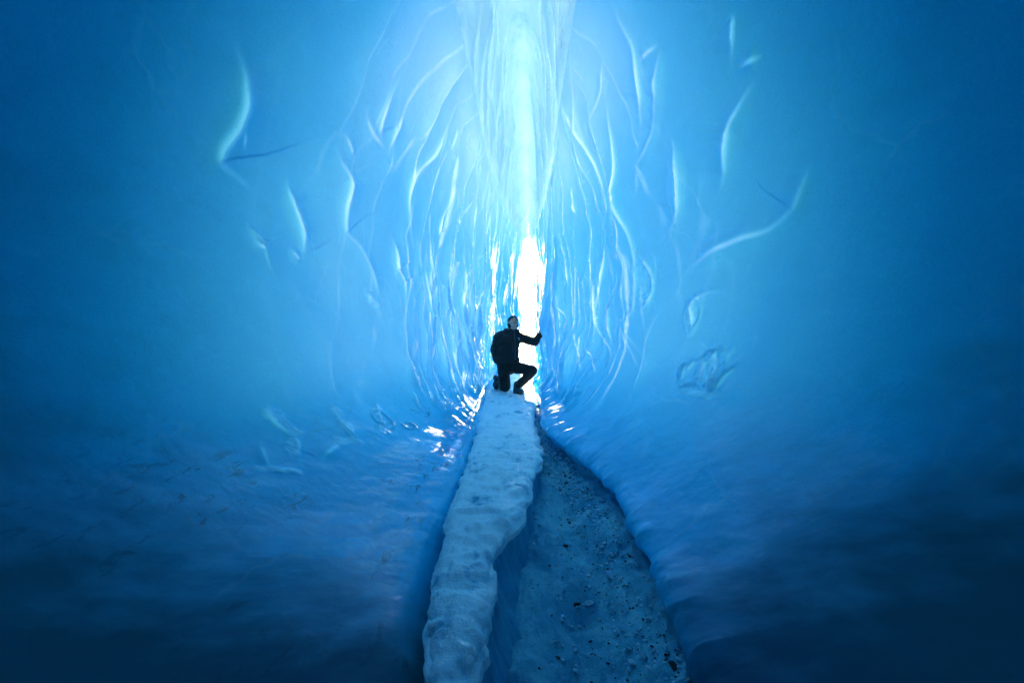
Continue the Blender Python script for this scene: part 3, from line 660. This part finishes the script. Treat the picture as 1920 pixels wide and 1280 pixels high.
def glove(wr, up, side, out, curl, name="glove"):
    """A gloved hand: palm, four unequal bent fingers and a thumb leaving the side of the palm."""
    up, side, out = Vector(up).normalized(), Vector(side).normalized(), Vector(out).normalized(); wr = Vector(wr)
    P = lambda a, b, c: tuple(wr + side * a + up * b + out * c)
    pr = [('c', P(0, -.035, 0), .033, P(0, .005, 0), .032)]
    for a in (-.028, -.009, .010, .028): pr.append(('c', P(a * .8, .015, 0), .019, P(a, .075, 0), .0135))
    for a, L in ((-.031, .062), (-.010, .074), (.011, .068), (.031, .052)):
        k1 = P(a, .08, 0); k2 = P(a * 1.08, .08 + L * .5, curl * .4 * L); k3 = P(a * 1.15, .08 + L * (1 - .25 * abs(curl)), curl * L)
        pr += [('c', k1, .0115, k2, .0105), ('c', k2, .0105, k3, .0085)]
    pr += [('c', P(-.028, .022, .006), .016, P(-.055, .055, .014), .0125), ('c', P(-.055, .055, .014), .0125, P(-.062, .085, .018), .010)]
    return blob(name, pr, .0045, 2, M_GLOV, person)
glove((.592, 0, 1.0), (.24, 0, 1), (0, 1, 0), (1, 0, -.2), .18)
glove((-.148, .035, .50), (.25, -.1, -1), (.4, -1, .1), (1, .3, 0), .5)

from mathutils.bvhtree import BVHTree
bv = BVHTree.FromPolygons([v.co for v in jacket.data.vertices], [p.vertices for p in jacket.data.polygons])
def on_jacket(name, pts, wdt, mat, lift=.002):
    """A flat tape lying on the jacket's front."""
    bm = bmesh.new(); rows = []
    Q = []
    for a, b in zip(pts[:-1], pts[1:]):
        Q += [(a[0] + (b[0] - a[0]) * k / 12, a[1] + (b[1] - a[1]) * k / 12) for k in range(12)]
    Q.append(pts[-1])
    for i, (x, z) in enumerate(Q):
        a, b = Q[max(0, i - 1)], Q[min(len(Q) - 1, i + 1)]; d = Vector((b[0] - a[0], b[1] - a[1])).normalized(); n = Vector((-d.y, d.x)) * wdt / 2
        row = []
        for s in (-1, 1):
            q = Vector((x + n.x * s, -1, z + n.y * s)); hit = bv.ray_cast(q, Vector((0, 1, 0)))
            y = hit[0].y if hit[0] else 0.0
            row.append((bm.verts.new((q.x, y - lift, q.z)), bm.verts.new((q.x, y + .004, q.z))))
        rows.append(row)
    for r0, r1 in zip(rows[:-1], rows[1:]):
        (a, a2), (b, b2) = r0; (c, c2), (d, d2) = r1
        for f in ((a, b, d, c), (a2, c2, d2, b2), (a, c, c2, a2), (b, b2, d2, d)): bm.faces.new(f)
    bmesh.ops.recalc_face_normals(bm, faces=bm.faces[:])
    me = bpy.data.meshes.new(name); bm.to_mesh(me); bm.free(); return link(name, me, mat, jacket)
on_jacket("zip", [(.150, 1.07), (.154, .95), (.160, .80), (.158, .56)], .008, M_ZIP)
on_jacket("pocket_zip", [(.108, .88), (.122, .70)], .007, M_RED)
on_jacket("pocket_zip", [(.205, .84), (.200, .70)], .007, M_RED)
on_jacket("logo", [(.214, .955), (.226, .935), (.232, .948)], .009, M_WHT)
on_jacket("logo", [(.212, .925), (.228, .920), (.246, .913)], .006, M_WHT)

# ---------------------------------------------------------------- loose ice, stones and grit in the trench
M_CHUNK = snow_material("loose_ice", (0.20, 0.50, 0.62), (0.42, 0.72, 0.82), 0.35, 0.65, lambda t: [(tex(t, 30, 5, 0.6), 0.4, 0.01)], 0.4)
M_STONE = plain("dark_stone", (0.022, 0.022, 0.022), 0.8, 0.5, 40, 0.004)
def rock_mesh(name, seed, flat, sub=3, rough=.35):
    """An angular broken chip: hull of a few scattered points, its edges worn."""
    rr = random.Random(seed); bm = bmesh.new()
    for _ in range(13):
        v = Vector((rr.gauss(0, 1), rr.gauss(0, 1), rr.gauss(0, 1))).normalized() * rr.uniform(.38, .52)
        bm.verts.new((v.x, v.y * rr.uniform(.6, .9), v.z * flat))
    res = bmesh.ops.convex_hull(bm, input=bm.verts[:])
    bmesh.ops.delete(bm, geom=list({g for g in res['geom_interior'] + res['geom_unused'] if isinstance(g, bmesh.types.BMVert)}), context='VERTS')
    bmesh.ops.bevel(bm, geom=bm.edges[:], offset=.05, segments=2, affect='EDGES', profile=.6)
    for v in bm.verts: v.co += v.co.normalized() * .03 * mnoise.noise(v.co * 7 + Vector((seed, 0, 0)))
    me = bpy.data.meshes.new(name); bm.to_mesh(me); bm.free(); return me
def trench_at(px, py):
    d = 2.0
    for _ in range(40):
        x = (px - 960) / F * d; z = trench_z(x, d) - EYE; d = .5 * d + .5 * (-z * F / (py - 640))
    return (px - 960) / F * d, d, trench_z((px - 960) / F * d, d)
chunk_v = [rock_mesh("ice_chunk", s, f) for s, f in ((1, .6), (2, .8), (3, .5), (4, .7), (5, .65))]
for m_ in chunk_v: m_.materials.append(M_CHUNK)
stone_v = [rock_mesh("stone", s, f, 2, .5) for s, f in ((11, .5), (12, .35), (13, .7))]
for m_ in stone_v: m_.materials.append(M_STONE)
def put(name, meshes, i, px, py, size, label, cat, group=None, sink=.22):
    me = meshes[i % len(meshes)]; x, y, z = trench_at(px, py); s = size / F * y
    o = bpy.data.objects.new(name, me); COL.objects.link(o)
    o.location = (x, y, z + s * (.3 - sink)); o.scale = (s, s, s * random.uniform(.75, 1.05)); o.rotation_euler = (random.uniform(-.3, .3), random.uniform(-.3, .3), random.uniform(0, 6.28))
    return tag(o, label, cat, group)
CH = "loose ice chunks on the trench floor"
singles = [
 (1105, 1131, 24, "flat pale ice chunk lying alone in the middle of the trench floor"),
 (1147, 1077, 30, "largest rounded ice chunk of the heap of three at the foot of the trench bank"),
 (1163, 1086, 20, "smaller chunk leaning on the largest of the three heaped ice chunks"),
 (1150, 1097, 18, "lowest small chunk of the three heaped ice chunks by the trench bank"),
 (1186, 1247, 26, "biggest ice chunk of the cluster at the bottom edge of the trench"),
 (1208, 1232, 24, "rounded ice chunk on the upper side of the cluster nearest the viewer"),
 (1178, 1216, 20, "ice chunk at the far end of the cluster nearest the viewer"),
 (1218, 1252, 20, "ice chunk in the cluster nearest the viewer, beside the overhang shadow"),
 (1176, 1145, 18, "lone ice chunk between the heap of three and the nearest cluster"),
 (1093, 921, 14, "small farthest ice chunk on the trench rubble line"),
 (1104, 962, 18, "ice chunk on top of the rubble along the far trench bank"),
 (1112, 944, 16, "ice chunk beyond the rubble pile, close under the overhang"),
 (1040, 1203, 16, "ice chunk near the left side of the trench floor by the snow ridge"),
]
for i, (px, py, s, lb) in enumerate(singles): put("ice_chunk", chunk_v, i, px, py, s, lb, "ice chunk", CH)
for i in range(64):
    t_ = i / 63; bx = np.interp(t_, [0, .35, .7, 1], [1085, 1108, 1152, 1192]); by = np.interp(t_, [0, .35, .7, 1], [890, 985, 1110, 1240])
    put("ice_chunk", chunk_v, i, bx + random.gauss(6, 14), by + random.gauss(0, 14), random.uniform(4, 13), "one of the tiny ice crumbs strewn along the rubble line under the trench bank", "ice chunk", "tiny ice crumbs along the trench bank")
for i, (px, py, s, lb) in enumerate([
 (1083, 1136, 22, "long flat dark stone beside the lone pale ice chunk"),
 (1264, 1250, 30, "large dark stone in the shadow under the overhanging wall"),
 (1060, 1024, 12, "dark stone in the middle of the trench farther from the viewer"),
 (1036, 1154, 10, "small dark stone on the trench floor near the foot of the snow ridge"),
 (1046, 1232, 14, "brownish stone at the bottom of the trench nearest the viewer"),
 (1068, 980, 9, "tiny dark stone high up the trench floor"),
 (1052, 985, 8, "tiny dark stone at the left of the farther trench floor")]):
    put("stone", stone_v, i, px, py, s, lb, "stone", "dark stones on the trench floor")
def strew(name, count, lo, hi, mat, label, cat_seed):
    rr = random.Random(cat_seed); V = []; Fc = []
    ico = bmesh.new(); bmesh.ops.create_icosphere(ico, subdivisions=1, radius=1); iv = [v.co.copy() for v in ico.verts]; fc = [[v.index for v in f.verts] for f in ico.faces]; ico.free()
    for i in range(count):
        y = 1.4 + 5 * rr.random()**1.5
        c = np.interp(y, [1.9, 3.3, 4.3, 6], [.70, .70, .56, .34]) if i % 3 else .42
        x = rr.gauss(c, .10 if i % 3 else .22)
        if not (np.interp(y, *RBX) - .02 < x < np.interp(y, [1.9, 3.3, 4.3, 6], [.84, .86, .70, .42])): continue
        r = lo + (hi - lo) * rr.random()**3; r *= 1 + .2 * y
        M = Matrix.Translation((x, y, trench_z(x, y) + r * .25)) @ Matrix.Rotation(rr.random() * 6, 4, 'Z') @ Matrix.Rotation(rr.gauss(0, .4), 4, 'X')
        b = len(V); sx, sy, sz = r * rr.uniform(.9, 1.6), r * rr.uniform(.6, 1.1), r * rr.uniform(.4, .8)
        for v in iv: k = 1 + .35 * (rr.random() - .5); V.append(M @ Vector((v.x * sx * k, v.y * sy * k, v.z * sz * k)))
        Fc += [[b + q for q in f] for f in fc]
    me = bpy.data.meshes.new(name); me.from_pydata(V, [], Fc); me.update()
    return tag(link(name, me, mat, smooth=False), label, name.replace('_', ' '), kind='stuff')
strew("gravel", 1500, .0012, .006, M_STONE, "dark grit scattered over the trench floor", 5)
strew("ice_grit", 1900, .002, .009, M_CHUNK, "fine pale ice grit strewn along the trench floor and its bank", 6)
